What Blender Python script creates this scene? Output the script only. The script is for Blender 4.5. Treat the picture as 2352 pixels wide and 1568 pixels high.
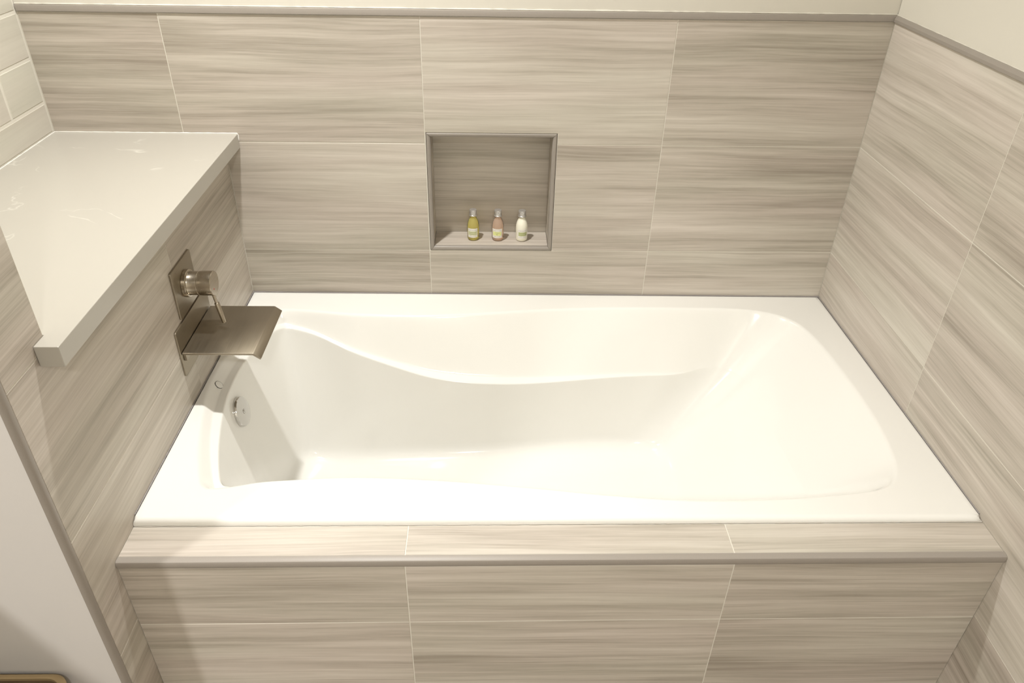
import bpy, bmesh, math, random
from mathutils import Vector, Matrix

# ------------------------------------------------------------------ clear
for o in list(bpy.data.objects):
    bpy.data.objects.remove(o)
C = bpy.context.scene.collection
random.seed(11)
Z0 = 0.53                       # tub deck height above the floor; all z below are relative to the deck
PI = math.pi

# ------------------------------------------------------------------ camera
cam_d = bpy.data.cameras.new('camera')
cam = bpy.data.objects.new('camera', cam_d)
C.objects.link(cam)
cam.location = (0.6657, -1.8707, 1.0899 + Z0)
cam.rotation_mode = 'XYZ'
cam.rotation_euler = (0.9866, -0.0148, -0.0157)
cam_d.sensor_fit = 'HORIZONTAL'
cam_d.sensor_width = 36.0
cam_d.lens = 1745.88 / 2352 * 36.0
cam_d.shift_x = 16.11 / 2352
cam_d.shift_y = -12.80 / 2352
cam_d.clip_start = 0.02
bpy.context.scene.camera = cam

# ------------------------------------------------------------------ world, lights, exposure
w = bpy.data.worlds.new('world')
bpy.context.scene.world = w
w.use_nodes = True
w.node_tree.nodes['Background'].inputs[0].default_value = (1.0, 0.93, 0.82, 1)
w.node_tree.nodes['Background'].inputs[1].default_value = 0.05

vs = bpy.context.scene.view_settings
vs.view_transform = 'Standard'
vs.look = 'None'
vs.gamma = 1.0
vs.use_curve_mapping = False
vs.exposure = 0.30

CEIL = 1.95
def downlight(x, y, power, col=(0.985, 0.985, 0.965), size=0.05, spread=150):
    d = bpy.data.lights.new('downlight_lamp', 'AREA')
    d.shape = 'DISK'
    d.size = size
    d.energy = power
    d.color = col
    d.spread = math.radians(spread)
    o = bpy.data.objects.new('downlight_lamp', d)
    C.objects.link(o)
    o.location = (x, y, CEIL + Z0 - 0.012)
    return o
LIGHTS = [(0.27, -0.46, 18.5, 0.075), (-1.02, -2.13, 31.0, 0.18), (0.85, -2.75, 20.0, 0.14)]  # last entry is an added fill lamp behind the camera
for lx, ly, lp, ls in LIGHTS:
    downlight(lx, ly, lp, size=ls)

# ------------------------------------------------------------------ materials
def new_mat(name):
    m = bpy.data.materials.new(name)
    m.use_nodes = True
    nt = m.node_tree
    return m, nt, nt.nodes['Principled BSDF']

def lin(c):
    return tuple(((v / 255) / 12.92 if v / 255 <= 0.04045 else ((v / 255 + 0.055) / 1.055) ** 2.4) for v in c) + (1,)

def plain(name, rgb, rough=0.5, metal=0.0, spec=0.5, coat=0.0, bump=0.0, bscale=60, mottled=0.0):
    m, nt, b = new_mat(name)
    b.inputs['Base Color'].default_value = lin(rgb)
    b.inputs['Roughness'].default_value = rough
    b.inputs['Metallic'].default_value = metal
    b.inputs['Specular IOR Level'].default_value = spec
    b.inputs['Coat Weight'].default_value = coat
    tc = nt.nodes.new('ShaderNodeTexCoord')
    nz = nt.nodes.new('ShaderNodeTexNoise')
    nz.inputs['Scale'].default_value = bscale
    nz.inputs['Detail'].default_value = 3
    nt.links.new(tc.outputs['Object'], nz.inputs['Vector'])
    if mottled:
        mx = nt.nodes.new('ShaderNodeMix'); mx.data_type = 'RGBA'
        nt.links.new(nz.outputs['Fac'], mx.inputs[0])
        mx.inputs[6].default_value = tuple(v * (1 - mottled) for v in lin(rgb)[:3]) + (1,)
        mx.inputs[7].default_value = tuple(min(1, v * (1 + mottled)) for v in lin(rgb)[:3]) + (1,)
        nt.links.new(mx.outputs[2], b.inputs['Base Color'])
    if bump:
        bp = nt.nodes.new('ShaderNodeBump')
        bp.inputs['Strength'].default_value = bump
        bp.inputs['Distance'].default_value = 0.001
        nt.links.new(nz.outputs['Fac'], bp.inputs['Height'])
        nt.links.new(bp.outputs['Normal'], b.inputs['Normal'])
    return m

def streak_mat(name, light, mid, dark, rough=0.42, amp=0.85, fine=1.0):
    """streaked porcelain: UV in metres, u along the grain, each tile carries its own offset and tone (object colour)"""
    m, nt, b = new_mat(name)
    N, L = nt.nodes, nt.links
    uv = N.new('ShaderNodeUVMap'); uv.uv_map = 'UVMap'
    def mapped(su, sv, off=(0, 0, 0)):
        mp = N.new('ShaderNodeMapping')
        mp.inputs['Scale'].default_value = (su, sv, 1)
        mp.inputs['Location'].default_value = off
        return mp
    # wavy grain: shift v by a slow noise
    wm = mapped(1.3, 5.0); L.new(uv.outputs[0], wm.inputs[0])
    wn = N.new('ShaderNodeTexNoise'); wn.inputs['Scale'].default_value = 1.0; wn.inputs['Detail'].default_value = 2
    L.new(wm.outputs[0], wn.inputs['Vector'])
    sub = N.new('ShaderNodeMath'); sub.operation = 'SUBTRACT'; sub.inputs[1].default_value = 0.5
    L.new(wn.outputs['Fac'], sub.inputs[0])
    mul = N.new('ShaderNodeMath'); mul.operation = 'MULTIPLY'; mul.inputs[1].default_value = 0.034
    L.new(sub.outputs[0], mul.inputs[0])
    cmb = N.new('ShaderNodeCombineXYZ'); L.new(mul.outputs[0], cmb.inputs[1])
    add = N.new('ShaderNodeVectorMath'); add.operation = 'ADD'
    L.new(uv.outputs[0], add.inputs[0]); L.new(cmb.outputs[0], add.inputs[1])
    def noise(su, sv, det, rough_, off):
        mp = mapped(su, sv, off); L.new(add.outputs[0], mp.inputs[0])
        n = N.new('ShaderNodeTexNoise'); n.inputs['Scale'].default_value = 1.0
        n.inputs['Detail'].default_value = det; n.inputs['Roughness'].default_value = rough_
        L.new(mp.outputs[0], n.inputs['Vector'])
        return n.outputs['Fac']
    a = noise(0.9, 12, 2, 0.5, (3, 7, 0))
    c = noise(1.7, 58, 5, 0.68, (11, 2, 0))
    d = noise(3.2, 230, 3, 0.7, (5, 9, 0))
    def madd(x, k, y):
        n = N.new('ShaderNodeMath'); n.operation = 'MULTIPLY_ADD'
        L.new(x, n.inputs[0]); n.inputs[1].default_value = k
        if hasattr(y, 'links'): L.new(y, n.inputs[2])
        else: n.inputs[2].default_value = y
        return n.outputs[0]
    s = madd(a, 1.05 * amp, 0.5 - 0.5 * (1.05 + 1.35 + 0.6 * fine + 0.5) * amp)
    s = madd(c, 1.35 * amp, s)
    s = madd(d, 0.6 * amp * fine, s)
    big = noise(1.4, 3.2, 1, 0.5, (31, 17, 0))
    s = madd(big, 0.5 * amp, s)
    oi = N.new('ShaderNodeObjectInfo')
    sep = N.new('ShaderNodeSeparateColor'); L.new(oi.outputs['Color'], sep.inputs[0])
    s2 = N.new('ShaderNodeMath'); s2.operation = 'ADD'; L.new(s, s2.inputs[0])
    t = N.new('ShaderNodeMath'); t.operation = 'SUBTRACT'; t.inputs[1].default_value = 0.5
    L.new(sep.outputs[0], t.inputs[0]); L.new(t.outputs[0], s2.inputs[1])
    cr = N.new('ShaderNodeValToRGB')
    e = cr.color_ramp.elements
    e[0].position = 0.12; e[0].color = lin(dark)
    e[1].position = 0.85; e[1].color = lin(light)
    k = e.new(0.48); k.color = lin(mid)
    L.new(s2.outputs[0], cr.inputs[0])
    L.new(cr.outputs[0], b.inputs['Base Color'])
    hue = noise(1.6, 9, 1, 0.5, (21, 4, 0))
    hr = N.new('ShaderNodeMapRange'); hr.inputs['From Min'].default_value = 0.35; hr.inputs['From Max'].default_value = 0.65
    L.new(hue, hr.inputs[0])
    hm = N.new('ShaderNodeMix'); hm.data_type = 'RGBA'
    hm.inputs[6].default_value = (0.985, 1.0, 0.972, 1); hm.inputs[7].default_value = (1.008, 0.993, 0.985, 1)
    L.new(hr.outputs[0], hm.inputs[0])
    hx = N.new('ShaderNodeMix'); hx.data_type = 'RGBA'; hx.blend_type = 'MULTIPLY'; hx.inputs[0].default_value = 1.0
    L.new(cr.outputs[0], hx.inputs[6]); L.new(hm.outputs[2], hx.inputs[7]); L.new(hx.outputs[2], b.inputs['Base Color'])
    b.inputs['Roughness'].default_value = rough
    b.inputs['Specular IOR Level'].default_value = 0.42
    bp = N.new('ShaderNodeBump'); bp.inputs['Strength'].default_value = 0.12; bp.inputs['Distance'].default_value = 0.0006
    L.new(d, bp.inputs['Height']); L.new(bp.outputs[0], b.inputs['Normal'])
    return m

M_tile = streak_mat('streaked_taupe_porcelain', (208, 200, 190), (186, 177, 166), (152, 143, 131))
M_linen = streak_mat('pale_linen_ceramic', (205, 200, 189), (198, 193, 182), (190, 184, 172), rough=0.3, amp=0.7)
M_grout = plain('pale_grout', (214, 209, 197), 0.9, bump=0.3, bscale=400)
M_trim = plain('satin_taupe_trim', (150, 142, 133), 0.42, spec=0.5, bump=0.1, bscale=900, mottled=0.08)
M_paint = plain('cream_wall_paint', (212, 207, 195), 0.75, bump=0.08, bscale=120)
M_paint_w = plain('white_wall_paint', (197, 192, 187), 0.7, bump=0.05, bscale=120)
M_ceiling = plain('ceiling_paint', (238, 234, 226), 0.85)
M_floor = plain('grey_floor_tile', (150, 140, 128), 0.5, mottled=0.08, bscale=6)
M_caulk = plain('grey_caulk', (150, 144, 142), 0.8, bump=0.3, bscale=500)
M_tub = plain('white_glossy_acrylic', (234, 232, 226), 0.12, spec=0.5, coat=0.3)
M_chrome = plain('polished_chrome', (205, 203, 200), 0.12, metal=1.0)
M_dark = plain('dark_gap_shade', (60, 55, 50), 0.7)  # dark tone painted for the shade round the plug

def quartz():
    m, nt, b = new_mat('cream_veined_quartz')
    N, L = nt.nodes, nt.links
    tc = N.new('ShaderNodeTexCoord')
    n1 = N.new('ShaderNodeTexNoise'); n1.inputs['Scale'].default_value = 2.6; n1.inputs['Detail'].default_value = 5; n1.inputs['Distortion'].default_value = 0.6
    L.new(tc.outputs['Object'], n1.inputs['Vector'])
    # thin pale veins where the noise crosses 0.5, kept to a few patches
    s = N.new('ShaderNodeMath'); s.operation = 'SUBTRACT'; s.inputs[1].default_value = 0.5; L.new(n1.outputs['Fac'], s.inputs[0])
    a = N.new('ShaderNodeMath'); a.operation = 'ABSOLUTE'; L.new(s.outputs[0], a.inputs[0])
    r = N.new('ShaderNodeMapRange'); r.inputs['From Min'].default_value = 0.0; r.inputs['From Max'].default_value = 0.006
    r.inputs['To Min'].default_value = 1; r.inputs['To Max'].default_value = 0; L.new(a.outputs[0], r.inputs[0])
    n2 = N.new('ShaderNodeTexNoise'); n2.inputs['Scale'].default_value = 9; n2.inputs['Detail'].default_value = 2
    L.new(tc.outputs['Object'], n2.inputs['Vector'])
    r2 = N.new('ShaderNodeMapRange'); r2.inputs['From Min'].default_value = 0.5; r2.inputs['From Max'].default_value = 0.62
    L.new(n2.outputs['Fac'], r2.inputs[0])
    mu = N.new('ShaderNodeMath'); mu.operation = 'MULTIPLY'; L.new(r.outputs[0], mu.inputs[0]); L.new(r2.outputs[0], mu.inputs[1])
    mx = N.new('ShaderNodeMix'); mx.data_type = 'RGBA'
    mx.inputs[6].default_value = lin((175, 170, 160)); mx.inputs[7].default_value = lin((198, 194, 184))
    L.new(mu.outputs[0], mx.inputs[0]); L.new(mx.outputs[2], b.inputs['Base Color'])
    b.inputs['Roughness'].default_value = 0.28
    return m
M_quartz = quartz()

def brushed(name, rgb, rough=0.3, axis=2):
    m, nt, b = new_mat(name)
    N, L = nt.nodes, nt.links
    b.inputs['Metallic'].default_value = 1.0
    tc = N.new('ShaderNodeTexCoord'); mp = N.new('ShaderNodeMapping')
    sc = [700, 700, 700]; sc[axis] = 12
    mp.inputs['Scale'].default_value = sc
    L.new(tc.outputs['Object'], mp.inputs[0])
    n = N.new('ShaderNodeTexNoise'); n.inputs['Scale'].default_value = 1; n.inputs['Detail'].default_value = 2
    L.new(mp.outputs[0], n.inputs['Vector'])
    mx = N.new('ShaderNodeMix'); mx.data_type = 'RGBA'
    base = lin(rgb)
    mx.inputs[6].default_value = tuple(v * 0.88 for v in base[:3]) + (1,)
    mx.inputs[7].default_value = tuple(min(1, v * 1.1) for v in base[:3]) + (1,)
    L.new(n.outputs['Fac'], mx.inputs[0]); L.new(mx.outputs[2], b.inputs['Base Color'])
    mr = N.new('ShaderNodeMapRange'); mr.inputs['To Min'].default_value = rough - 0.06; mr.inputs['To Max'].default_value = rough + 0.1
    L.new(n.outputs['Fac'], mr.inputs[0]); L.new(mr.outputs[0], b.inputs['Roughness'])
    return m
M_nickel = brushed('brushed_nickel_spout', (156, 147, 132), 0.34, axis=1)
M_nickel2 = brushed('brushed_nickel_valve', (182, 173, 158), 0.22, axis=1)

# ------------------------------------------------------------------ mesh helpers (z given relative to the tub deck)
def mesh_obj(name, verts, faces, mat, parent=None, smooth=False, uvs=None):
    """verts in world coordinates (deck-relative z); placed so that the parent's transform is respected"""
    org = parent_origin(parent)
    me = bpy.data.meshes.new(name)
    me.from_pydata([(v[0] - org.x, v[1] - org.y, v[2] + Z0 - org.z) for v in verts], [], faces)
    me.materials.append(mat)
    if uvs is not None:
        lay = me.uv_layers.new(name='UVMap')
        for p in me.polygons:
            for li in p.loop_indices:
                lay.data[li].uv = uvs[me.loops[li].vertex_index]
    if smooth:
        for p in me.polygons: p.use_smooth = True
    me.update()
    o = bpy.data.objects.new(name, me)
    C.objects.link(o)
    if parent is not None: o.parent = parent
    return o

def parent_origin(p):
    v = Vector((0, 0, 0))
    while p is not None:
        v += Vector(p.location); p = p.parent
    return v

def finish(bm, name, mat, parent=None, smooth=False, angle=None):
    bmesh.ops.recalc_face_normals(bm, faces=bm.faces[:])
    org = parent_origin(parent)
    for v in bm.verts: v.co = (v.co.x - org.x, v.co.y - org.y, v.co.z + Z0 - org.z)
    me = bpy.data.meshes.new(name)
    bm.to_mesh(me); bm.free()
    me.materials.append(mat)
    if smooth:
        for p in me.polygons: p.use_smooth = True
        if angle: me.set_sharp_from_angle(angle=math.radians(angle))
    o = bpy.data.objects.new(name, me)
    C.objects.link(o)
    if parent is not None: o.parent = parent
    return o

def box_into(bm, x0, x1, y0, y1, z0, z1, bevel=0.0, seg=2):
    r = bmesh.ops.create_cube(bm, size=1)
    vs_ = r['verts']
    for v in vs_:
        v.co = (x0 if v.co.x < 0 else x1, y0 if v.co.y < 0 else y1, z0 if v.co.z < 0 else z1)
    if bevel:
        es = list({e for v in vs_ for e in v.link_edges})
        bmesh.ops.bevel(bm, geom=es, offset=bevel, segments=seg, profile=0.5, affect='EDGES')

def box(name, x0, x1, y0, y1, z0, z1, mat, parent=None, bevel=0.0, seg=2, smooth=False):
    bm = bmesh.new()
    box_into(bm, x0, x1, y0, y1, z0, z1, bevel, seg)
    return finish(bm, name, mat, parent, smooth=smooth, angle=40 if smooth else None)

def struct(o):
    o['kind'] = 'structure'
    return o

def thing(name, loc, label, cat, group=None):
    o = bpy.data.objects.new(name, None)
    o.empty_display_size = 0.05
    C.objects.link(o)
    o.location = (loc[0], loc[1], loc[2] + Z0)
    o['label'] = label; o['category'] = cat
    if group: o['group'] = group
    return o

def tile(parent, axis, face, poly, mat=None, tone=None, thick=0.0085, gap=0.0010, name='tile', flip_grain=False, cham=0.0004):
    """one tile: axis/face give its front plane ('-y', '+x', '-x', '+z'), poly its outline in (u, v), u along the grain"""
    mat = mat or M_tile
    # shrink outline by half a joint
    n = len(poly)
    area = sum(poly[i][0] * poly[(i + 1) % n][1] - poly[(i + 1) % n][0] * poly[i][1] for i in range(n))
    if area < 0: poly = poly[::-1]
    def inset(pl, d):
        out = []
        for i in range(n):
            p0, p1, p2 = Vector(pl[i - 1]), Vector(pl[i]), Vector(pl[(i + 1) % n])
            d1 = (p1 - p0).normalized(); d2 = (p2 - p1).normalized()
            n1 = Vector((-d1.y, d1.x)); n2 = Vector((-d2.y, d2.x))
            k = (n1 + n2) / (1 + n1.dot(n2))
            out.append((p1.x + k.x * d, p1.y + k.y * d))
        return out
    a = inset(poly, gap); f = inset(poly, gap + cham)
    def W(p, depth):
        u, v = p
        if axis == '-y': return (u, face + depth, v)
        if axis == '+x': return (face - depth, u, v)
        if axis == '-x': return (face + depth, u, v)
        if axis == '+z': return (u, v, face - depth)
        if axis == '-z': return (u, v, face + depth)
    verts = [W(p, 0) for p in f] + [W(p, cham) for p in a] + [W(p, thick) for p in a]
    ou, ov = random.uniform(0, 60), random.uniform(0, 60)
    uv = [(p[0] + ou, p[1] + ov) for p in f] + [(p[0] + ou, p[1] + ov) for p in a] * 2
    if flip_grain: uv = [(q[1], q[0]) for q in uv]
    faces = [tuple(range(n))]
    for r in (0, n):
        for i in range(n):
            j = (i + 1) % n
            faces.append((r + i, r + n + i, r + n + j, r + j))
    faces.append(tuple(range(3 * n - 1, 2 * n - 1, -1)))
    bm = bmesh.new()
    bv = [bm.verts.new(v) for v in verts]
    for fc in faces: bm.faces.new([bv[i] for i in fc])
    bmesh.ops.recalc_face_normals(bm, faces=bm.faces[:])
    lay = bm.loops.layers.uv.new('UVMap')
    bm.verts.index_update()
    for fc in bm.faces:
        for l in fc.loops: l[lay].uv = uv[l.vert.index]
    o = finish(bm, name, mat, parent)
    o.color = (random.uniform(0.40, 0.60) if tone is None else tone, 0, 0, 1)
    return o

def rect(u0, u1, v0, v1): return [(u0, v0), (u1, v0), (u1, v1), (u0, v1)]

def lathe_into(bm, prof, center, axis=Vector((0, 0, 1)), seg=40, close=True):
    """prof: (radius, height) pairs"""
    q = Vector((0, 0, 1)).rotation_difference(axis.normalized())
    rings = []
    for r, h in prof:
        ring = []
        if r < 1e-6:
            ring = [bm.verts.new(Vector(center) + q @ Vector((0, 0, h)))]
        else:
            for i in range(seg):
                a = 2 * PI * i / seg
                ring.append(bm.verts.new(Vector(center) + q @ Vector((r * math.cos(a), r * math.sin(a), h))))
        rings.append(ring)
    for A, B in zip(rings, rings[1:]):
        if len(A) == 1 and len(B) == 1: continue
        for i in range(seg):
            j = (i + 1) % seg
            if len(A) == 1: bm.faces.new((A[0], B[j], B[i]))
            elif len(B) == 1: bm.faces.new((A[i], A[j], B[0]))
            else: bm.faces.new((A[i], A[j], B[j], B[i]))

# ------------------------------------------------------------------ key dimensions (fitted to the photograph)
W = 1.6125; XL = -0.414; ZT = 0.735; R1 = 0.434; R2 = 0.134; R3 = -0.166; R4 = -0.466; ZF = -Z0
YD = -0.864; YL = -0.951; YF = -1.0304; YW = -1.046; YJ = -0.913
JA = 0.503; T = 0.6
NX0, NX1, NZ0, NZ1, ND = 0.505, 0.837, 0.134, 0.462, 0.092      # niche
ZC = 0.455; CT = 0.0356; OV = 0.0374
RG = 0.0006                                                      # joint recess
TOPT = 0.016                                                     # height of the cap trim
ROOM_Y = -3.3; ROOM_X = -2.0

# ------------------------------------------------------------------ structure: back wall
bm = bmesh.new()
box_into(bm, XL - 0.1, NX0, RG, 0.14, ZF, ZT)
box_into(bm, NX1, W + 0.1, RG, 0.14, ZF, ZT)
box_into(bm, NX0, NX1, RG, 0.14, ZF, NZ0)
box_into(bm, NX0, NX1, RG, 0.14, NZ1, ZT)
box_into(bm, NX0, NX1, ND + 0.009, 0.14, NZ0, NZ1)
wall_back = struct(finish(bm, 'wall_back', M_grout))
pb = box('painted_wall', XL - 0.1, W + 0.1, 0.002, 0.14, ZT + 0.0005, CEIL, M_paint, wall_back)
xs = [XL, JA - T, JA, JA + T, W]
for i in range(4):                               # top row
    if i == 2:
        tile(wall_back, '-y', 0, [(JA, NZ1), (NX1, NZ1), (NX1, R1), (JA + T, R1), (JA + T, ZT), (JA, ZT)], tone=0.56)
    else:
        tile(wall_back, '-y', 0, rect(xs[i], xs[i + 1], R1 if i else ZC, ZT), tone=(0.40, 0.47, 0, 0.45)[i])
tile(wall_back, '-y', 0, rect(0.0, JA, R2, R1), tone=0.50)
tile(wall_back, '-y', 0, rect(NX1, JA + T, R2, R1), tone=0.54)
tile(wall_back, '-y', 0, rect(JA + T, W, R2, R1), tone=0.48)
for u0, u1, tn in ((0.0, JA, 0.42), (JA, JA + T, 0.52), (JA + T, W, 0.50)):
    tile(wall_back, '-y', 0, rect(u0, u1, -0.10, R2), tone=tn)
# niche lining
tile(wall_back, '-y', ND, rect(NX0 + 0.008, NX1 - 0.008, NZ0 + 0.008, NZ1 - 0.008), tone=0.42, name='niche_panel')
SH = 0.0125
tile(wall_back, '+z', NZ0 + SH, rect(NX0 + 0.010, NX1 - 0.010, 0.008, ND), tone=0.5, name='niche_shelf')
tile(wall_back, '-z', NZ1 - 0.0105, rect(NX0 + 0.010, NX1 - 0.010, 0.008, ND), tone=0.42, name='niche_panel')
tile(wall_back, '+x', NX0 + 0.0105, rect(0.008, ND, NZ0 + SH, NZ1 - 0.0105), tone=0.42, name='niche_panel')
tile(wall_back, '-x', NX1 - 0.0105, rect(0.008, ND, NZ0 + SH, NZ1 - 0.0105), tone=0.42, name='niche_panel')
# niche edge trim: four mitred pieces with a rounded front
def niche_trim(side):
    prof = [(0.0010, 0.010), (0.0010, 0.0002), (0.0016, -0.0008), (0.0034, -0.0012), (0.0070, -0.0006), (0.0100, 0.0014), (0.0114, 0.0044), (0.0116, 0.0120), (0.0116, 0.0135)]
    cx0, cx1, cz0, cz1 = NX0, NX1, NZ0, NZ1
    def pt(end, d, y):                            # d = inset from the outer outline, mitred at both ends
        m = d + 0.0004
        if side == 'b': return ((cx0 + m, y, cz0 + d), (cx1 - m, y, cz0 + d))[end]
        if side == 't': return ((cx0 + m, y, cz1 - d), (cx1 - m, y, cz1 - d))[end]
        if side == 'l': return ((cx0 + d, y, cz0 + m), (cx0 + d, y, cz1 - m))[end]
        if side == 'r': return ((cx1 - d, y, cz0 + m), (cx1 - d, y, cz1 - m))[end]
    bm = bmesh.new()
    A = [bm.verts.new(pt(0, *p)) for p in prof]; B = [bm.verts.new(pt(1, *p)) for p in prof]
    k = len(prof)
    for i in range(k):
        j = (i + 1) % k
        bm.faces.new((A[i], A[j], B[j], B[i]))
    bm.faces.new(A); bm.faces.new(B[::-1])
    finish(bm, 'niche_trim', M_trim, wall_back, smooth=True, angle=50)
for s in 'btlr': niche_trim(s)

# ------------------------------------------------------------------ structure: right wall
wall_right = struct(box('wall_right', W + RG, W + 0.12, ROOM_Y, 0.0, ZF, ZT, M_grout))
box('painted_wall', W + 0.002, W + 0.12, ROOM_Y, 0.0, ZT + 0.0005, CEIL, M_paint, wall_right)
ys = [0.0, -0.5414, -1.1414, -1.7414, -2.3414, -2.9414]
tt = [[.60, .50, .5, .5, .5], [.52, .52, .45, .5, .5], [.50, .58, .5, .5, .5], [.5, .45, .5, .5, .5]]
for ri, (z0, z1) in enumerate(((R1, ZT), (R2, R1), (R3, R2), (R4, R3))):
    for i in range(5):
        tile(wall_right, '-x', W, rect(ys[i + 1], ys[i], z0, z1), tone=tt[ri][i])

for i in range(1, 5):
    tile(wall_right, '-x', W, rect(ys[i + 1], ys[i], ZF, R4), tone=0.5)

# ------------------------------------------------------------------ structure: tub-side partition on the left
bm = bmesh.new()
box_into(bm, -0.13, -RG, YJ, 0.0, ZF, ZC - CT)
box_into(bm, -0.13, -RG, YF, YJ, ZF, CEIL)
wall_left = struct(finish(bm, 'wall_left', M_grout))
JP = -0.452
for ri, (z0, z1) in enumerate(((R2, R1), (R3, R2), (R4, R3))):
    tile(wall_left, '+x', 0, rect(JP, 0, z0, min(z1, ZC - CT)), tone=(0.42, 0.47, 0.5)[ri])
    if ri == 0:
        tile(wall_left, '+x', 0, [(YF, z0), (JP, z0), (JP, ZC - CT), (YJ, ZC - CT), (YJ, R1), (YF, R1)], tone=0.5)
    else:
        tile(wall_left, '+x', 0, rect(YF, JP, z0, z1), tone=(0, 0.50, 0.45)[ri])
tile(wall_left, '+x', 0, rect(YF, YJ, R1, ZT), tone=0.46)
tile(wall_left, '+x', 0, rect(YF, YJ, ZT, ZT + 0.3), tone=0.46)
tile(wall_left, '+x', 0, rect(YF, YJ, ZT + 0.3, ZT + 0.6), tone=0.46)
tile(wall_left, '+x', 0, rect(YF, YJ, ZT + 0.6, ZT + 0.9), tone=0.46)

# white wall that faces the room, left of the tub front
bm = bmesh.new()
box_into(bm, ROOM_X, -0.0075, YW + 0.002, YF - 0.0002, ZF, CEIL)
box_into(bm, ROOM_X, -0.1305, YF, YJ, ZF, CEIL)
wall_fl = struct(finish(bm, 'wall_front_left', M_paint_w))

# far left wall above the bench: pale linen tiles, running bond, cushioned edges
wall_fleft = struct(box('wall_far_left', XL - 0.1, XL - RG * 2, YJ, 0.0, ZF, CEIL, M_grout))
rows = [(ZC + 0.001, 0.529), (0.529, 0.632), (0.632, 0.735), (0.735, 0.838), (0.838, 0.941), (0.941, 1.044), (1.044, 1.147), (1.147, 1.25), (1.25, 1.353)]
for k, (z0, z1) in enumerate(rows):
    y1 = -0.003
    first = 0.146 if k % 2 else 0.30
    while y1 > YJ + 0.01:
        y0 = max(YJ + 0.001, y1 - first); first = 0.305
        tile(wall_fleft, '+x', XL, rect(y0, y1, z0, z1), mat=M_linen, gap=0.0014, cham=0.0035, thick=0.01, name='pale_tile')
        y1 = y0

# room behind the camera: floor, ceiling and the remaining walls
struct(box('floor', ROOM_X - 0.1, W + 0.1, ROOM_Y - 0.1, 0.14, ZF - 0.05, ZF, M_floor))
ceiling = struct(box('ceiling', ROOM_X - 0.1, W + 0.1, ROOM_Y - 0.1, 0.14, CEIL, CEIL + 0.05, M_ceiling))
struct(box('wall_front', ROOM_X - 0.1, W + 0.1, ROOM_Y - 0.1, ROOM_Y, ZF, CEIL, M_paint))
struct(box('wall_room_left', ROOM_X - 0.1, ROOM_X, ROOM_Y, YW + 0.002, ZF, CEIL, M_paint))

# cap trims along the top of the tiles (flat face, rounded top edge), mitred into the corner
def extrude_profile(name, prof, p0, p1, parent, mat, m0=0.0, m1=0.0):
    """prof: (out, up) pairs; swept from p0 to p1, 'out' points away from the wall; m0/m1 shorten the ends by out*m (mitre)"""
    d = (Vector(p1) - Vector(p0)); L = d.length; d.normalize()
    out = {'-y': Vector((0, -1, 0)), '-x': Vector((-1, 0, 0)), '+x': Vector((1, 0, 0))}[prof[0]]
    bm = bmesh.new()
    A = []; B = []
    for o_, u_ in prof[1]:
        off = out * o_ + Vector((0, 0, u_))
        A.append(bm.verts.new(Vector(p0) + off + d * (o_ * m0)))
        B.append(bm.verts.new(Vector(p1) + off - d * (o_ * m1)))
    k = len(A)
    for i in range(k):
        j = (i + 1) % k
        bm.faces.new((A[i], A[j], B[j], B[i]))
    bm.faces.new(A); bm.faces.new(B[::-1])
    return finish(bm, name, mat, parent, smooth=True, angle=30)
cap = [(-0.001, 0.0010), (0.0022, 0.0010), (0.0028, 0.0016), (0.0030, 0.0128), (0.0022, 0.0146), (0.0005, 0.0152), (-0.001, 0.0152)]
extrude_profile('cap_trim', ('-y', cap), (XL + 0.0005, 0, ZT), (W, 0, ZT), wall_back, M_trim, 0, 1)
capr = [(-0.001, 0.0010), (0.0060, 0.0010), (0.0070, 0.0018), (0.0072, 0.0080), (0.0060, 0.0094), (0.0005, 0.0150), (-0.001, 0.0150)]
extrude_profile('cap_trim', ('-x', capr), (W, 0, ZT), (W, ROOM_Y + 0.3, ZT), wall_right, M_trim, 1, 0)
# vertical edge trim where the partition tiles end
bm = bmesh.new()
pr = [(-0.0070, YF - 0.0006), (0.0006, YF - 0.0006), (0.0016, YF - 0.0030), (0.0010, YF - 0.0090), (-0.0020, YF - 0.0135), (-0.0070, YF - 0.0160)]
A = [bm.verts.new((x, y, ZF)) for x, y in pr]; B = [bm.verts.new((x, y, CEIL)) for x, y in pr]
for i in range(len(pr)):
    j = (i + 1) % len(pr)
    bm.faces.new((A[i], A[j], B[j], B[i]))
bm.faces.new(A); bm.faces.new(B[::-1])
finish(bm, 'edge_trim', M_trim, wall_left, smooth=True, angle=35)

# ragged bead of paint and caulk above the cap trim
def bead(name, pts, r, mat, parent, jitter=0.4, seg=6, step=0.02):
    bm = bmesh.new()
    path = []
    for a, b in zip(pts, pts[1:]):
        a, b = Vector(a), Vector(b); n = max(2, int((b - a).length / step))
        path += [a.lerp(b, i / n) for i in range(n)]
    path.append(Vector(pts[-1]))
    prev = None
    for i, p in enumerate(path):
        t = (path[min(i + 1, len(path) - 1)] - path[max(i - 1, 0)]).normalized()
        n1 = t.cross(Vector((0, 0, 1))).normalized(); n2 = n1.cross(t)
        rr = r * (1 + random.uniform(-jitter, jitter))
        ring = [bm.verts.new(p + (n1 * math.cos(2 * PI * k / seg) + n2 * math.sin(2 * PI * k / seg)) * rr) for k in range(seg)]
        if prev:
            for k in range(seg):
                bm.faces.new((prev[k], prev[(k + 1) % seg], ring[(k + 1) % seg], ring[k]))
        prev = ring
    return finish(bm, name, mat, parent, smooth=True)
bead('paint_bead', [(XL, 0.0015, ZT + 0.0165), (W, 0.0015, ZT + 0.0165)], 0.0016, M_paint, wall_back, 0.6, step=0.012)
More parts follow.
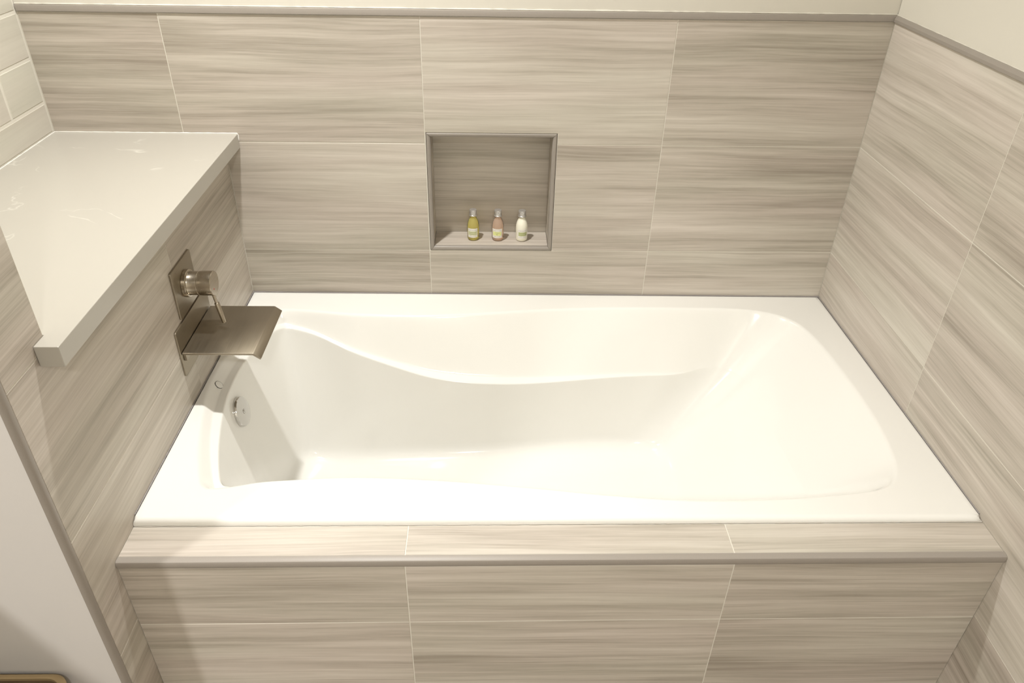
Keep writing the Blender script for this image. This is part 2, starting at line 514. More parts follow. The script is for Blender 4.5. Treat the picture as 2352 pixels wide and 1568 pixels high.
bead('paint_bead', [(W + 0.0015, 0, ZT + 0.0155), (W + 0.0015, -1.6, ZT + 0.0155)], 0.0014, M_paint, wall_right, 0.5, step=0.012)

# ------------------------------------------------------------------ bathtub surround: apron with ledge
def zl(x): return -0.0055 + 0.0096 * x / W
apron = thing('tub_apron', (W / 2, YL, -Z0), 'grey streaked tile apron and narrow ledge running along the front of the white bathtub', 'tub surround')
bm = bmesh.new()
pr = [(YL + RG, ZF - zl(0)), (YL + RG, -0.017), (YL + 0.011, -0.017), (YL + 0.011, -RG), (YD - 0.0046, -RG), (YD - 0.0046, ZF - zl(0))]
A = [bm.verts.new((0.0006, y, max(ZF, zl(0) + z))) for y, z in pr]; B = [bm.verts.new((W - 0.0006, y, max(ZF, (zl(W) if z > -0.3 else zl(0)) + z))) for y, z in pr]
for i in range(len(pr)):
    j = (i + 1) % len(pr); bm.faces.new((A[i], A[j], B[j], B[i]))
bm.faces.new(A); bm.faces.new(B[::-1])
finish(bm, 'apron_core', M_grout, apron)
AJ = 0.5155
def ja(x): return -0.1835 + 0.0132 * x / W
for x0, x1, t1, t2, t3 in ((0.0, AJ, 0.50, 0.42, 0.47), (AJ, AJ + T, 0.56, 0.50, 0.47), (AJ + T, W, 0.44, 0.42, 0.42)):
    tile(apron, '-y', YL, [(x0, ja(x0)), (x1, ja(x1)), (x1, zl(x1) - 0.0165), (x0, zl(x0) - 0.0165)], tone=t2)
    tile(apron, '-y', YL, [(x0, ja(x0) - 0.3), (x1, ja(x1) - 0.3), (x1, ja(x1)), (x0, ja(x0))], tone=t3)
    tile(apron, '-y', YL, [(x0, ZF), (x1, ZF), (x1, ja(x1) - 0.3), (x0, ja(x0) - 0.3)], tone=0.45)
    # ledge tile follows the slight slope of the ledge
    o = tile(apron, '+z', 0, rect(x0, x1, YL + 0.0115, YD - 0.0042), tone=t1, name='ledge_tile')
    for v in o.data.vertices: v.co.z += zl(v.co.x + W / 2)
# rounded metal trim on the ledge's front edge
prof = [(YL + 0.0110, 0.0), (YL + 0.0110, 0.0008), (YL + 0.0020, 0.0008), (YL - 0.0012, -0.0006), (YL - 0.0026, -0.0034), (YL - 0.0024, -0.0130), (YL - 0.0010, -0.0156), (YL + 0.0030, -0.0156), (YL + 0.011, -0.0100)]
bm = bmesh.new()
A = [bm.verts.new((0.0006, y, zl(0) + z)) for y, z in prof]; B = [bm.verts.new((W - 0.0006, y, zl(W) + z)) for y, z in prof]
for i in range(len(prof)):
    j = (i + 1) % len(prof); bm.faces.new((A[i], A[j], B[j], B[i]))
bm.faces.new(A); bm.faces.new(B[::-1])
finish(bm, 'edge_trim', M_trim, apron, smooth=True, angle=35)

# ------------------------------------------------------------------ bathtub
tub = thing('bathtub', (W / 2, YD / 2, -0.53), 'white glossy alcove bathtub with sculpted armrests and sloping backrest', 'bathtub')
YCEN = -0.4425
def zoff(x, y):
    f = y / YD
    return f * 0.012 - 0.0072 * (x / W) * (1 - f)
# stations around the basin, clockwise from the drain end: (deck edge), (armrest outer edge, z), (floor edge)
ST = []
def s(d, b, f): ST.append((d, b, f))
# drain end, back half (y rises to the back wall)
s((0.016, -0.440), (0.034, -0.440, -0.019), (0.125, -0.440))
s((0.020, -0.330), (0.036, -0.338, -0.019), (0.125, -0.375))
s((0.036, -0.225), (0.053, -0.236, -0.021), (0.129, -0.318))
s((0.057, -0.150), (0.076, -0.163, -0.024), (0.139, -0.276))
s((0.082, -0.112), (0.096, -0.128, -0.028), (0.158, -0.252))
s((0.116, -0.100), (0.122, -0.119, -0.033), (0.188, -0.244))
s((0.190, -0.106), (0.190, -0.130, -0.048), (0.255, -0.244))
s((0.290, -0.120), (0.288, -0.160, -0.080), (0.335, -0.246))
s((0.400, -0.127), (0.398, -0.176, -0.112), (0.425, -0.243))
s((0.504, -0.126), (0.504, -0.186, -0.138), (0.515, -0.240))
s((0.620, -0.116), (0.622, -0.188, -0.153), (0.620, -0.234))
s((0.758, -0.098), (0.760, -0.184, -0.160), (0.745, -0.222))
s((0.900, -0.084), (0.905, -0.172, -0.163), (0.870, -0.208))
s((1.060, -0.077), (1.060, -0.160, -0.163), (0.985, -0.198))
s((1.242, -0.076), (1.215, -0.160, -0.160), (1.070, -0.198))
s((1.355, -0.079), (1.300, -0.175, -0.150), (1.120, -0.212))
s((1.431, -0.096), (1.350, -0.200, -0.148), (1.150, -0.232))
s((1.483, -0.132), (1.378, -0.238, -0.150), (1.162, -0.262))
s((1.510, -0.190), (1.386, -0.285, -0.155), (1.168, -0.300))
s((1.526, -0.300), (1.384, -0.360, -0.160), (1.170, -0.370))
s((1.532, -0.440), (1.380, -0.440, -0.163), (1.170, -0.440))
nb = len(ST)
front_deck = {19: (1.531, -0.560), 18: (1.520, -0.660), 17: (1.503, -0.728), 16: (1.468, -0.775), 15: (1.400, -0.795), 14: (1.248, -0.810),
              13: (1.074, -0.815), 12: (0.900, -0.800), 11: (0.758, -0.781), 10: (0.620, -0.765), 9: (0.504, -0.755), 8: (0.400, -0.751), 7: (0.298, -0.756),
              6: (0.214, -0.765), 5: (0.135, -0.781), 4: (0.104, -0.776), 3: (0.083, -0.740), 2: (0.053, -0.648), 1: (0.030, -0.545)}
for i in range(nb - 2, 0, -1):
    d, b, f = ST[i]
    fd = front_deck[i]
    by = 2 * YCEN - b[1]
    if i <= 5:
        s(fd, (fd[0] + (b[0] - d[0]), fd[1] - (b[1] - d[1]), b[2]), (f[0] + 0.012, 2 * YCEN - f[1]))
    else:
        s(fd, (b[0], by, b[2]), (f[0], 2 * YCEN - f[1]))
def cr_closed(pts, per):
    n = len(pts); out = []
    for i in range(n):
        p0, p1, p2, p3 = pts[i - 1], pts[i], pts[(i + 1) % n], pts[(i + 2) % n]
        for k in range(per):
            t = k / per
            out.append(tuple(0.5 * ((2 * p1[c]) + (-p0[c] + p2[c]) * t + (2 * p0[c] - 5 * p1[c] + 4 * p2[c] - p3[c]) * t * t + (-p0[c] + 3 * p1[c] - 3 * p2[c] + p3[c]) * t ** 3) for c in range(len(p1))))
    return out
PER = 8
deckR = cr_closed([(a[0], a[1]) for a, b, c in ST], PER)
bandR = cr_closed([b for a, b, c in ST], PER)
flooR = cr_closed([c for a, b, c in ST], PER)
NP = len(deckR)
ZFLO = -0.402
TX0, TX1, TY0, TY1 = 0.0012, W - 0.0012, YD - 0.003, -0.0012
def to_rect(px, py, x0, x1, y0, y1):
    cx, cy = 0.80, -0.435
    dx, dy = px - cx, py - cy
    t = min([(x1 - cx) / dx if dx > 1e-9 else 1e9, (x0 - cx) / dx if dx < -1e-9 else 1e9, (y1 - cy) / dy if dy > 1e-9 else 1e9, (y0 - cy) / dy if dy < -1e-9 else 1e9])
    return [cx + dx * t, cy + dy * t]
def rect_ring(x0, x1, y0, y1):
    ring = [to_rect(p[0], p[1], x0, x1, y0, y1) for p in deckR]
    for c in ((x0, y0), (x1, y0), (x0, y1), (x1, y1)):
        i = min(range(NP), key=lambda k: (ring[k][0] - c[0]) ** 2 + (ring[k][1] - c[1]) ** 2)
        ring[i] = list(c)
    return ring
outer = rect_ring(TX0, TX1, TY0, TY1)
outer_in = rect_ring(TX0 + 0.004, TX1 - 0.004, TY0 + 0.012, TY1 - 0.004)
def smst(x): x = max(0.0, min(1.0, x)); return x * x * (3 - 2 * x)
profs = []
for i in range(NP):
    d = Vector((deckR[i][0], deckR[i][1], 0)); b = Vector(bandR[i]); f = Vector((flooR[i][0], flooR[i][1], ZFLO))
    bx = smst((b.x - 1.18) / 0.18)                # 1 in the backrest, where the armrest line melts away
    inward = (Vector((f.x, f.y, 0)) - Vector((b.x, b.y, 0)))
    inward = inward.normalized() if inward.length > 1e-6 else Vector((0, -1, 0))
    bw = 0.021 + 0.010 * smst((b.x - 0.20) / 0.4)
    if bx > 0:                                     # straight slope instead of a step
        tt_ = b.z / ZFLO
        on = d.lerp(f, tt_)
        b = b.lerp(on, bx * 0.8)
    e = b + inward * bw + Vector((0, 0, -0.0030))
    if bx > 0: e = e.lerp(b + (f - b) * 0.09, bx)
    wall = (f - e)
    w1 = e + wall * 0.03
    cen = Vector((0.65 if f.x < 0.65 else min(f.x, 1.0), YCEN, ZFLO - 0.012))
    din = (cen - f); din.z = 0; dl_ = din.length; din = din.normalized() if dl_ > 1e-6 else Vector((0, 0, 0))
    up = (e - f).normalized()
    dirw = (Vector((b.x, b.y, 0)) - d); 
    side = Vector((b.x - d.x, b.y - d.y, b.z))
    rim = 0.011 if b.z < -0.03 else 0.007
    sd = side.normalized()
    inn = Vector((side.x, side.y, 0)); inn = inn.normalized() if inn.length > 1e-6 else inward
    ctl = [d - inn * 0.012, d - inn * 0.002, d + sd * rim * 1.0]
    ctl += [d + side * 0.55, b - sd * min(0.012, side.length * 0.25), b + inward * 0.001 + Vector((0, 0, -0.0005))]
    ctl += [b.lerp(e, 0.25), b.lerp(e, 0.75), e, w1, e + wall * 0.5]
    ctl += [f + up * 0.062 , f + up * 0.012 + din * 0.002, f + din * 0.055 + Vector((0, 0, -0.003)), f + din * min(0.10, dl_ * 0.7) + Vector((0, 0, -0.006))]
    # corner cutting -> smooth profile
    P = ctl
    for it in range(2):
        Q = [P[0]]
        for a_, b_ in zip(P, P[1:]):
            Q += [a_ * 0.75 + b_ * 0.25, a_ * 0.25 + b_ * 0.75]
        Q.append(P[-1]); P = Q
    for q in P: q.z += zoff(q.x, q.y) * (1 if q.z > -0.2 else 0.5)
    o2, o1 = outer[i], outer_in[i]
    def zz(x, y): return zoff(x, y)
    skirt = [Vector((o2[0], o2[1], zz(*o2) - 0.030)), Vector((o2[0], o2[1], zz(*o2) - 0.0115)), Vector((o2[0] * 0.93 + o1[0] * 0.07, o2[1] * 0.93 + o1[1] * 0.07, zz(*o2) - 0.007)),
             Vector((o2[0] * 0.72 + o1[0] * 0.28, o2[1] * 0.72 + o1[1] * 0.28, zz(*o2) - 0.0030)), Vector((o2[0] * 0.4 + o1[0] * 0.6, o2[1] * 0.4 + o1[1] * 0.6, zz(*o2) - 0.0008)), Vector((o1[0], o1[1], zz(*o1)))]
    k1 = o1[0] * 0.94 + P[0].x * 0.06, o1[1] * 0.94 + P[0].y * 0.06
    k2 = o1[0] * 0.5 + P[0].x * 0.5, o1[1] * 0.5 + P[0].y * 0.5
    skirt += [Vector((k1[0], k1[1], zoff(*k1))), Vector((k2[0], k2[1], zoff(*k2)))]
    profs.append(skirt + P)
bm = bmesh.new()
cols = [[bm.verts.new(p) for p in pr_] for pr_ in profs]
K = len(profs[0])
for i in range(NP):
    a_, b_ = cols[i], cols[(i + 1) % NP]
    for k in range(K - 1): bm.faces.new((a_[k], b_[k], b_[k + 1], a_[k + 1]))
last = [c[-1] for c in cols]
cv = []
for c in last:
    tx = Vector((max(0.4, min(0.95, c.co.x)), YCEN, ZFLO - 0.004))
    cv.append(bm.verts.new(c.co.lerp(tx, 0.93)))
for i in range(NP):
    j = (i + 1) % NP
    bm.faces.new((last[i], last[j], cv[j], cv[i]))
h = NP // 2
for i in range(h):                                 # zip the two long sides of the floor together
    j0, j1 = (NP - i) % NP, (NP - i - 1) % NP
    q = [cv[i], cv[i + 1], cv[j1], cv[j0]]
    q = [v for n_, v in enumerate(q) if v not in q[:n_]]
    if len(q) >= 3:
        try: bm.faces.new(q)
        except ValueError: pass
basin = finish(bm, 'basin', M_tub, tub, smooth=True, angle=80)

def strip(name, pts, width_up, out, mat, parent):
    """thin caulk fillet: quad strip"""
bead('caulk_line', [(0.0010, TY0 + 0.014, 0.0105), (0.0014, -0.002, 0.0004), (W - 0.0014, -0.002, -0.0068), (W - 0.0010, TY0 + 0.014, 0.0105)], 0.0013, M_caulk, tub, 0.3, step=0.01)
bead('caulk_line', [(0.002, TY0 - 0.0004, zl(0) + 0.0004), (W - 0.002, TY0 - 0.0004, zl(W) + 0.0004)], 0.0011, plain('pale_caulk', (196, 190, 180), 0.7), tub, 0.5, step=0.01)

# overflow cover on the drain end
ofc = Vector((0.0665, -0.4370, -0.080)); ofn = Vector((1, 0, 0.22)).normalized()
bm = bmesh.new()
r0 = 0.0375
lathe_into(bm, [(0, -0.012), (r0 - 0.001, -0.012), (r0, -0.010), (r0, 0.0045), (r0 - 0.0006, 0.0085), (r0 - 0.002, 0.0108), (r0 - 0.004, 0.0114), (0.006, 0.0116), (0.006, 0.0100), (0, 0.0100)], ofc, ofn, 56)
ov = finish(bm, 'overflow_cover', M_chrome, tub, smooth=True, angle=40)
ov['label'] = 'round chrome overflow cover'
bm = bmesh.new()
lathe_into(bm, [(0, 0.0100), (0.0042, 0.0100), (0.0046, 0.0120), (0.0034, 0.0128), (0.0016, 0.0126), (0.0014, 0.0112), (0, 0.0112)], ofc, ofn, 20)
finish(bm, 'screw', M_chrome, ov, smooth=True, angle=40)
# small plugged hole in the lip beside it
bm = bmesh.new()
lathe_into(bm, [(0.0098, -0.002), (0.0098, 0.0012), (0.0090, 0.0016), (0, 0.0016)], (0.0286, -0.4257, -0.0074), Vector((0.72, 0.02, 0.70)), 28)
pl = finish(bm, 'hole_plug', M_tub, tub, smooth=True, angle=40)
bm = bmesh.new()
lathe_into(bm, [(0.0108, -0.002), (0.0108, 0.0008), (0.0098, 0.0008), (0.0098, -0.002)], (0.0286, -0.4257, -0.0074), Vector((0.72, 0.02, 0.70)), 28)
finish(bm, 'plug_gap_shade', M_dark, pl, smooth=True)  # dark ring paints the shadow crescent at the hole's edge
# drain in the floor
bm = bmesh.new()
lathe_into(bm, [(0, -0.003), (0.034, -0.003), (0.0355, -0.001), (0.034, 0.002), (0.026, 0.003), (0.024, 0.007), (0.020, 0.010), (0, 0.011)], (0.285, YCEN, ZFLO - 0.002), Vector((0, 0, 1)), 40)
finish(bm, 'drain', M_chrome, tub, smooth=True, angle=40)

# ------------------------------------------------------------------ quartz bench top
bench = None
bm = bmesh.new()
out_ = [(XL + 0.0004, -0.0006), (OV, -0.0006), (OV, -0.9447), (0.0008, -0.9447), (0.0008, YJ + 0.0006), (XL + 0.0004, YJ + 0.0006)]
lo = [bm.verts.new((x, y, ZC - CT + 0.0003)) for x, y in out_]; hi = [bm.verts.new((x, y, ZC)) for x, y in out_]
n = len(out_)
for i in range(n):
    j = (i + 1) % n; bm.faces.new((lo[i], lo[j], hi[j], hi[i]))
bm.faces.new(hi); bm.faces.new(lo[::-1])
bmesh.ops.recalc_face_normals(bm, faces=bm.faces[:])
es = [e for e in bm.edges if all(v in hi for v in e.verts) or (abs(e.verts[0].co.x - e.verts[1].co.x) < 1e-6 and e.verts[0].co.x > 0 and abs(e.verts[0].co.y - e.verts[1].co.y) < 1e-6)]
bmesh.ops.bevel(bm, geom=es, offset=0.0012, segments=2, profile=0.5, affect='EDGES')
bench = finish(bm, 'countertop', M_quartz, None)
bench['label'] = 'cream veined quartz slab with a thick front edge topping the low wall on the left'
bench['category'] = 'countertop'
bead('caulk_line', [(XL + 0.001, YJ + 0.01, ZC + 0.0006), (XL + 0.001, -0.0012, ZC + 0.0006), (OV - 0.002, -0.0012, ZC + 0.0006), (OV + 0.0006, -0.0012, ZC - 0.004), (OV + 0.0006, -0.0012, ZC - CT + 0.002)], 0.0016, plain('white_caulk', (226, 222, 214), 0.6), bench, 0.25, step=0.01)

# ------------------------------------------------------------------ faucet: valve and waterfall spout
valve = thing('valve_handle', (0, -0.4135, 0.262), 'brushed nickel mixer valve with round barrel and thin lever on a square wall plate', 'faucet handle')
def rplate(name, y0, y1, z0, z1, th, mat, parent, r=0.004):
    bm = bmesh.new()
    pts = []
    for cy, cz, a0 in ((y1 - r, z1 - r, 0), (y0 + r, z1 - r, 90), (y0 + r, z0 + r, 180), (y1 - r, z0 + r, 270)):
        for k in range(5):
            a = math.radians(a0 + 22.5 * k)
            pts.append((cy + r * math.cos(a), cz + r * math.sin(a)))
    A = [bm.verts.new((0.0003, p[0], p[1])) for p in pts]; B = [bm.verts.new((th, p[0], p[1])) for p in pts]
    k = len(pts)
    for i in range(k):
        j = (i + 1) % k; bm.faces.new((A[i], A[j], B[j], B[i]))
    fB = bm.faces.new(B); bm.faces.new(A[::-1])
    bmesh.ops.bevel(bm, geom=list(fB.edges), offset=0.0008, segments=2, profile=0.5, affect='EDGES')
    return finish(bm, name, mat, parent, smooth=True, angle=35)
rplate('wall_plate', -0.476, -0.357, 0.204, 0.3165, 0.0045, M_nickel, valve)
bm = bmesh.new()
vc = (0.0045, -0.4135, 0.2615)
X = Vector((1, 0, 0))
lathe_into(bm, [(0, 0), (0.0300, 0), (0.0308, 0.001), (0.0308, 0.0085), (0.0300, 0.0095), (0.0268, 0.0100), (0.0262, 0.0112), (0.0262, 0.0300), (0.0256, 0.0308), (0, 0.0308)], vc, X, 56)
finish(bm, 'valve_body', M_nickel2, valve, smooth=True, angle=35)
bm = bmesh.new()
lathe_into(bm, [(0, 0.0312), (0.0262, 0.0312), (0.0268, 0.0320), (0.0268, 0.0362), (0.0272, 0.0372), (0.0272, 0.0605), (0.0262, 0.0618), (0, 0.0618)], vc, X, 56)
knob = finish(bm, 'handle_knob', M_nickel2, valve, smooth=True, angle=35)
lv0 = Vector((0.058, -0.4140, 0.2370)); lv1 = Vector((0.0715, -0.4180, 0.1640)); ld = (lv1 - lv0)
bm = bmesh.new()
L_ = ld.length
lathe_into(bm, [(0, -0.004), (0.0036, -0.004), (0.0036, 0.0240), (0.0050, 0.0246), (0.0054, 0.0254), (0.0054, L_ - 0.0008), (0.0048, L_), (0, L_)], lv0, ld, 24)
finish(bm, 'lever', M_nickel2, valve, smooth=True, angle=35)
bm = bmesh.new()
lathe_into(bm, [(0, 0.0618), (0.0018, 0.0618), (0.0018, 0.0622), (0, 0.0622)], (vc[0], vc[1] - 0.008, vc[2] - 0.010), X, 12)
md = plain('red_hot_mark', (170, 60, 45), 0.4)
mk = finish(bm, 'hot_mark', md, knob); mk['label'] = 'tiny red hot water dot'

spout = thing('waterfall_spout', (0, -0.420, 0.14), 'wide flat brushed nickel waterfall spout with bent lip on a rectangular wall plate', 'faucet')
rplate('wall_plate', -0.5195, -0.3160, 0.0860, 0.1985, 0.0045, M_nickel, spout)
ZS = 0.1465
ys0, ys1 = -0.5165, -0.3190
def blade():
    th = 0.0052
    top = [(0.0062, 0.0), (0.1560, 0.0), (0.1590, -0.0008), (0.1735, -0.0125)]
    bot = [(0.1705, -0.0165), (0.1570, -0.0062), (0.1550, -th), (0.0062, -th)]
    bm = bmesh.new()
    pr_ = top + bot
    A = [bm.verts.new((x, ys0, ZS + z)) for x, z in pr_]; B = [bm.verts.new((x, ys1, ZS + z)) for x, z in pr_]
    k = len(pr_)
    for i in range(k):
        j = (i + 1) % k; bm.faces.new((A[i], A[j], B[j], B[i]))
    bm.faces.new(A); bm.faces.new(B[::-1])
    bmesh.ops.recalc_face_normals(bm, faces=bm.faces[:])
    es = [e for e in bm.edges if (e.verts[0].co.y == e.verts[1].co.y)]
    bmesh.ops.bevel(bm, geom=es, offset=0.0007, segments=2, profile=0.5, affect='EDGES')
    return finish(bm, 'spout_blade', M_nickel, spout, smooth=True, angle=25)
blade()
box('spout_body', 0.0046, 0.011, ys0 + 0.006, ys1 - 0.006, ZS - 0.024, ZS - 0.0053, M_nickel, spout, bevel=0.001)

# ------------------------------------------------------------------ bottles in the niche
def glass(name, rgb, rough=0.02, ior=1.45):
    """thin clear wall with tinted liquid: tinted see-through plus a fresnel reflection"""
    m, nt, b = new_mat(name)
    N, L = nt.nodes, nt.links
    tr = N.new('ShaderNodeBsdfTransparent'); tr.inputs[0].default_value = lin(rgb)
    b.inputs['Base Color'].default_value = lin(rgb); b.inputs['Roughness'].default_value = 0.1; b.inputs['Emission Strength'].default_value = 0.0
    gl = N.new('ShaderNodeBsdfGlossy'); gl.inputs['Roughness'].default_value = 0.06
    lw = N.new('ShaderNodeLayerWeight'); lw.inputs['Blend'].default_value = 0.12
    a = N.new('ShaderNodeMixShader'); a.inputs[0].default_value = 0.27
    L.new(tr.outputs[0], a.inputs[1]); L.new(b.outputs[0], a.inputs[2])
    c = N.new('ShaderNodeMixShader')
    L.new(lw.outputs['Fresnel'], c.inputs[0]); L.new(a.outputs[0], c.inputs[1]); L.new(gl.outputs[0], c.inputs[2])
    L.new(c.outputs[0], N['Material Output'].inputs['Surface'])
    return m
M_glass = glass('clear_bottle_glass', (250, 250, 245), 0.02, 1.3)
M_cap = plain('brushed_aluminium_cap', (196, 193, 190), 0.3, metal=0.7)
M_lab = plain('white_paper_label', (238, 234, 226), 0.6)
M_ink = plain('grey_green_ink', (120, 122, 100), 0.7)
M_line = plain('grey_label_rule', (176, 172, 158), 0.7)
ZB = NZ0 + SH
font_me = {}
def text_on_cyl(string, size, r, zc, center, parent, mat, name='lettering', spacing=1.0, maxw=None, a_off=0.0):
    cu = bpy.data.curves.new('t', 'FONT'); cu.body = string; cu.size = size; cu.align_x = 'CENTER'; cu.align_y = 'CENTER'
    cu.space_character = spacing; cu.resolution_u = 2
    to = bpy.data.objects.new('t', cu); C.objects.link(to)
    dg = bpy.context.evaluated_depsgraph_get()
    me0 = bpy.data.meshes.new_from_object(to.evaluated_get(dg))
    vs_ = [tuple(v.co) for v in me0.vertices]; fs = [tuple(p.vertices) for p in me0.polygons]
    bpy.data.objects.remove(to); bpy.data.curves.remove(cu); bpy.data.meshes.remove(me0)
    wd = max(v[0] for v in vs_) - min(v[0] for v in vs_)
    k = min(1.0, maxw / wd) if maxw else 1.0
    out = []
    for v in vs_:
        a = v[0] * k / r - PI / 2 + a_off
        out.append((center[0] + r * math.cos(a), center[1] + r * math.sin(a), center[2] + zc + v[1]))
    return mesh_obj(name, out, fs, mat, parent)
def cyl_patch(name, r, w_, z0, z1, center, parent, mat, a_off=0.0, thick=0.0, seg=20):
    vs_, fs = [], []
    for i in range(seg + 1):
        a = (i / seg - 0.5) * w_ / r - PI / 2 + a_off
        vs_ += [(center[0] + r * math.cos(a), center[1] + r * math.sin(a), center[2] + z0), (center[0] + r * math.cos(a), center[1] + r * math.sin(a), center[2] + z1)]
    for i in range(seg): fs.append((2 * i, 2 * i + 2, 2 * i + 3, 2 * i + 1))
    o = mesh_obj(name, vs_, fs, mat, parent, smooth=True)
    return o
def bottle(x, y, liquid, label, lines, block, cap_tilt, a_off):
    c = (x, y, ZB)
    t = thing('bottle', c, label, 'bottle', 'small toiletry bottles in the wall niche')
    R = 0.0163
    prof = [(0, 0.0004), (R - 0.004, 0.0003), (R - 0.0012, 0.0018), (R, 0.006), (R, 0.0400), (R - 0.0004, 0.0460), (R - 0.0022, 0.0535), (R - 0.0052, 0.0605), (0.0086, 0.0650), (0.0078, 0.0680), (0.0078, 0.0735), (0, 0.0735)]
    bm = bmesh.new(); lathe_into(bm, prof, c, seg=48)
    # liquid
    g = finish(bm, 'glass_body', liquid if liquid is not M_cream else M_cream, t, smooth=True, angle=50)
    if liquid is M_cream:
        bm = bmesh.new(); lathe_into(bm, [(0.0084, 0.0652), (0.0080, 0.0680), (0.0080, 0.0732), (0.0078, 0.0734)], c, seg=48)
        finish(bm, 'bottle_neck', M_neck, t, smooth=True)
    # cap with rolled rim and grooves
    bm = bmesh.new()
    lathe_into(bm, [(0.0085, 0.0705), (0.0104, 0.0705), (0.0112, 0.0716), (0.0108, 0.0730), (0.0098, 0.0738), (0.0098, 0.0754), (0.0104, 0.0762), (0.0104, 0.0776), (0.0097, 0.0784), (0.0097, 0.0800), (0.0103, 0.0810), (0.0102, 0.0862), (0.0094, 0.0878), (0.006, 0.0882), (0, 0.0882)], c, seg=48)
    finish(bm, 'cap', M_cap, t, smooth=True, angle=50)
    lab = cyl_patch('paper_label', R + 0.00012, 0.0300, 0.0105, 0.0375, c, t, M_lab, a_off)
    # printed frame, coloured block and text
    r2 = R + 0.00022
    for z in (0.0126, 0.0352): cyl_patch('label_rule', r2, 0.0262, z, z + 0.0004, c, lab, M_line, a_off)
    for s_ in (-1, 1): cyl_patch('label_rule', r2, 0.0004, 0.0126, 0.0356, c, lab, M_line, a_off + s_ * 0.0131 / R, seg=2)
    cyl_patch('colour_block', r2, 0.0250, 0.0178, 0.0292, c, lab, block, a_off)
    r3 = R + 0.00034
    text_on_cyl(lines[0], 0.0036, r3, 0.0321, c, lab, M_ink, spacing=1.5, maxw=0.021, a_off=a_off)
    text_on_cyl(lines[1], 0.0040, r3, 0.0259, c, lab, M_ink, maxw=0.022, a_off=a_off)
    text_on_cyl(lines[2], 0.0040, r3, 0.0211, c, lab, M_ink, maxw=0.022, a_off=a_off)
    text_on_cyl(lines[3], 0.0026, r3, 0.0155, c, lab, M_ink, maxw=0.022, a_off=a_off)
    return t
M_yel = glass('yellow_shampoo', (250, 242, 165))
M_pink = glass('peach_gel', (252, 232, 214))
M_cream = plain('cream_lotion', (240, 236, 218), 0.18, coat=0.5)
M_neck = plain('empty_glass_neck', (206, 200, 176), 0.1, coat=0.5)
B_green = plain('pale_olive_print', (212, 214, 170), 0.7)
B_yel = plain('pale_lime_print', (228, 231, 158), 0.7)
B_gr2 = plain('olive_green_print', (196, 201, 148), 0.7)
bottle(0.6215, 0.047, M_yel, 'clear bottle of yellow shampoo with white and olive label, left end of the niche trio', ('CRELNICEN', 'CLARIFYING', 'SHAMPOO', '60 ML e 2 FL.OZ'), B_green, 0, -0.10)
bottle(0.6895, 0.045, M_pink, 'clear bottle of peach pink gel with lime band, between yellow and cream bottles', ('CRELNICEN', 'CITRUS', 'GEL', '60 ML e 2 FL.OZ'), B_yel, 0, -0.14)
bottle(0.7555, 0.043, M_cream, 'opaque cream white lotion bottle with green printed label, nearest the right side of the niche', ('CRELNICEN', 'MOISTURIZING', 'CONDITIONER', '60 ML e 2 FL.OZ'), B_gr2, 0, 0.16)

# ------------------------------------------------------------------ waste basket at the lower left, against the white wall
def basket():
    m, nt, b = new_mat('brown_wood_grain_liner')
    N, L = nt.nodes, nt.links
    tc = N.new('ShaderNodeTexCoord'); mp = N.new('ShaderNodeMapping'); mp.inputs['Scale'].default_value = (6, 60, 30); mp.inputs['Rotation'].default_value = (0, 0.5, 0.4)
    L.new(tc.outputs['Object'], mp.inputs[0]); n = N.new('ShaderNodeTexNoise'); n.inputs['Scale'].default_value = 1; L.new(mp.outputs[0], n.inputs['Vector'])
    cr = N.new('ShaderNodeValToRGB'); cr.color_ramp.elements[0].position = 0.35; cr.color_ramp.elements[0].color = lin((96, 76, 56)); cr.color_ramp.elements[1].position = 0.7; cr.color_ramp.elements[1].color = lin((136, 114, 86))
    L.new(n.outputs['Fac'], cr.inputs[0]); L.new(cr.outputs[0], b.inputs['Base Color']); b.inputs['Roughness'].default_value = 0.5
    rim_m = plain('tan_basket_rim', (158, 136, 100), 0.45)
    x1, y1 = -0.082, YW - 0.004
    x0, y0 = x1 - 0.205, y1 - 0.17
    zt_ = -0.186
    t = thing('waste_basket', ((x0 + x1) / 2, (y0 + y1) / 2, -Z0), 'brown rectangular waste basket with tan rim standing against the white wall, bottom left corner', 'waste basket')
    def rr(inset, z, rad=0.035, n_=8):
        out = []
        for cx, cy, a0 in ((x1 - inset - rad, y1 - inset - rad, 0), (x0 + inset + rad, y1 - inset - rad, 90), (x0 + inset + rad, y0 + inset + rad, 180), (x1 - inset - rad, y0 + inset + rad, 270)):
            for k in range(n_):
                a = math.radians(a0 + 90 * k / (n_ - 1)); out.append((cx + rad * math.cos(a), cy + rad * math.sin(a), z))
        return out
    def loft(name, rings, mat, par):
        bm = bmesh.new(); R_ = [[bm.verts.new(p) for p in r] for r in rings]
        for A, B in zip(R_, R_[1:]):
            for i in range(len(A)):
                j = (i + 1) % len(A); bm.faces.new((A[i], A[j], B[j], B[i]))
        return bm, R_
    bm, R_ = loft('', [rr(0.030, -Z0 + 0.001), rr(0.004, zt_ - 0.006), rr(0.007, zt_ - 0.006), rr(0.034, -Z0 + 0.006)], m, t)
    bm.faces.new(R_[0][::-1]); bm.faces.new(R_[-1])
    finish(bm, 'basket_body', m, t, smooth=True, angle=40)
    bm, R_ = loft('', [rr(0.003, zt_ - 0.008), rr(0.0, zt_ - 0.006), rr(0.0, zt_ - 0.002), rr(0.002, zt_), rr(0.007, zt_), rr(0.009, zt_ - 0.002), rr(0.009, zt_ - 0.008), rr(0.003, zt_ - 0.008)], rim_m, t)
    rm = finish(bm, 'basket_rim', rim_m, t, smooth=True, angle=40); rm['label'] = 'lighter tan rolled rim'
basket()

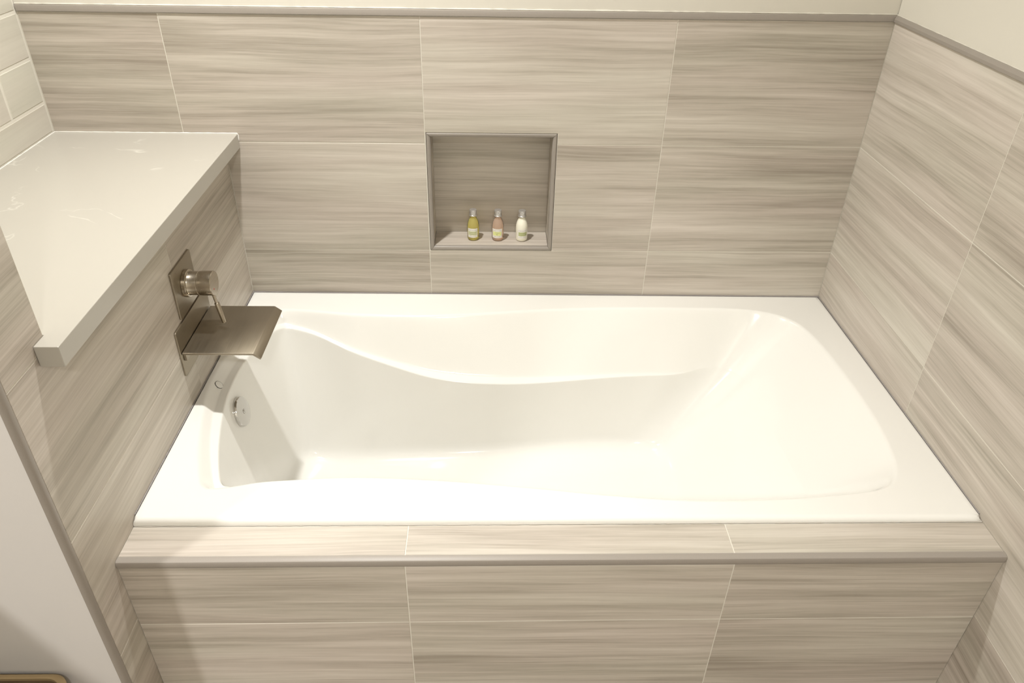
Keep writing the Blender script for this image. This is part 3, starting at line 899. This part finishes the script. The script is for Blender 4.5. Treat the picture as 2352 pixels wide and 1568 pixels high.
# ------------------------------------------------------------------ unseen cabinet, added left of the view to cast a shadow on the white wall
vx0, vx1, vy0, vy1, vh = -1.20, -0.30, YW - 0.52, YW - 0.001, 0.32
shade_cab = thing('unseen_shadow_cabinet', ((vx0 + vx1) / 2, (vy0 + vy1) / 2, -Z0), 'unseen white cabinet with pale stone top, added left of the waste basket to shade the white wall', 'cabinet')
M_shade_cab = plain('shadow_cabinet_lacquer', (222, 218, 210), 0.4)
box('shadow_cabinet_body', vx0 + 0.01, vx1 - 0.01, vy0 + 0.03, vy1, -Z0 + 0.0005, vh - 0.03, M_shade_cab, shade_cab, bevel=0.002)
box('shadow_cabinet_top', vx0, vx1, vy0, vy1, vh - 0.03, vh, M_quartz, shade_cab, bevel=0.003)
for k in range(2):
    dx0 = vx0 + 0.014 + k * 0.437
    d_ = box('shadow_cabinet_door', dx0, dx0 + 0.434, vy0 + 0.011, vy0 + 0.030, -Z0 + 0.10, vh - 0.04, M_shade_cab, shade_cab, bevel=0.002)
    hx = dx0 + (0.395 if k == 0 else 0.04)
    box('handle', hx - 0.005, hx + 0.005, vy0 - 0.010, vy0 + 0.011, vh - 0.22, vh - 0.10, M_nickel2, d_, bevel=0.003)

# ------------------------------------------------------------------ ceiling downlights (housings of the lamps above; the last is an added fill)
M_bezel = plain('white_bezel', (235, 232, 226), 0.4)
M_em, nt_, b_ = new_mat('lamp_diffuser')
b_.inputs['Emission Color'].default_value = (1, 0.9, 0.76, 1); b_.inputs['Emission Strength'].default_value = 6
names = ['white round ceiling downlight over the drain end of the bathtub', 'white round ceiling downlight in front of the white wall on the left', 'added white round ceiling fill light behind the camera']
for (lx, ly, lp, ls), lb in zip(LIGHTS, names):
    t = thing('downlight', (lx, ly, CEIL), lb, 'ceiling light', 'recessed ceiling downlights')
    bm = bmesh.new(); lathe_into(bm, [(ls / 2 + 0.004, 0.0), (ls / 2 + 0.004, -0.004), (ls / 2 + 0.03, -0.007), (ls / 2 + 0.034, 0.0)], (lx, ly, CEIL - 0.0002), seg=40)
    finish(bm, 'bezel', M_bezel, t, smooth=True, angle=40)
    bm = bmesh.new(); lathe_into(bm, [(0, -0.001), (ls / 2 + 0.003, -0.001), (ls / 2 + 0.003, -0.003), (0, -0.003)], (lx, ly, CEIL - 0.0002), seg=40)
    finish(bm, 'diffuser', M_em, t, smooth=True, angle=40)
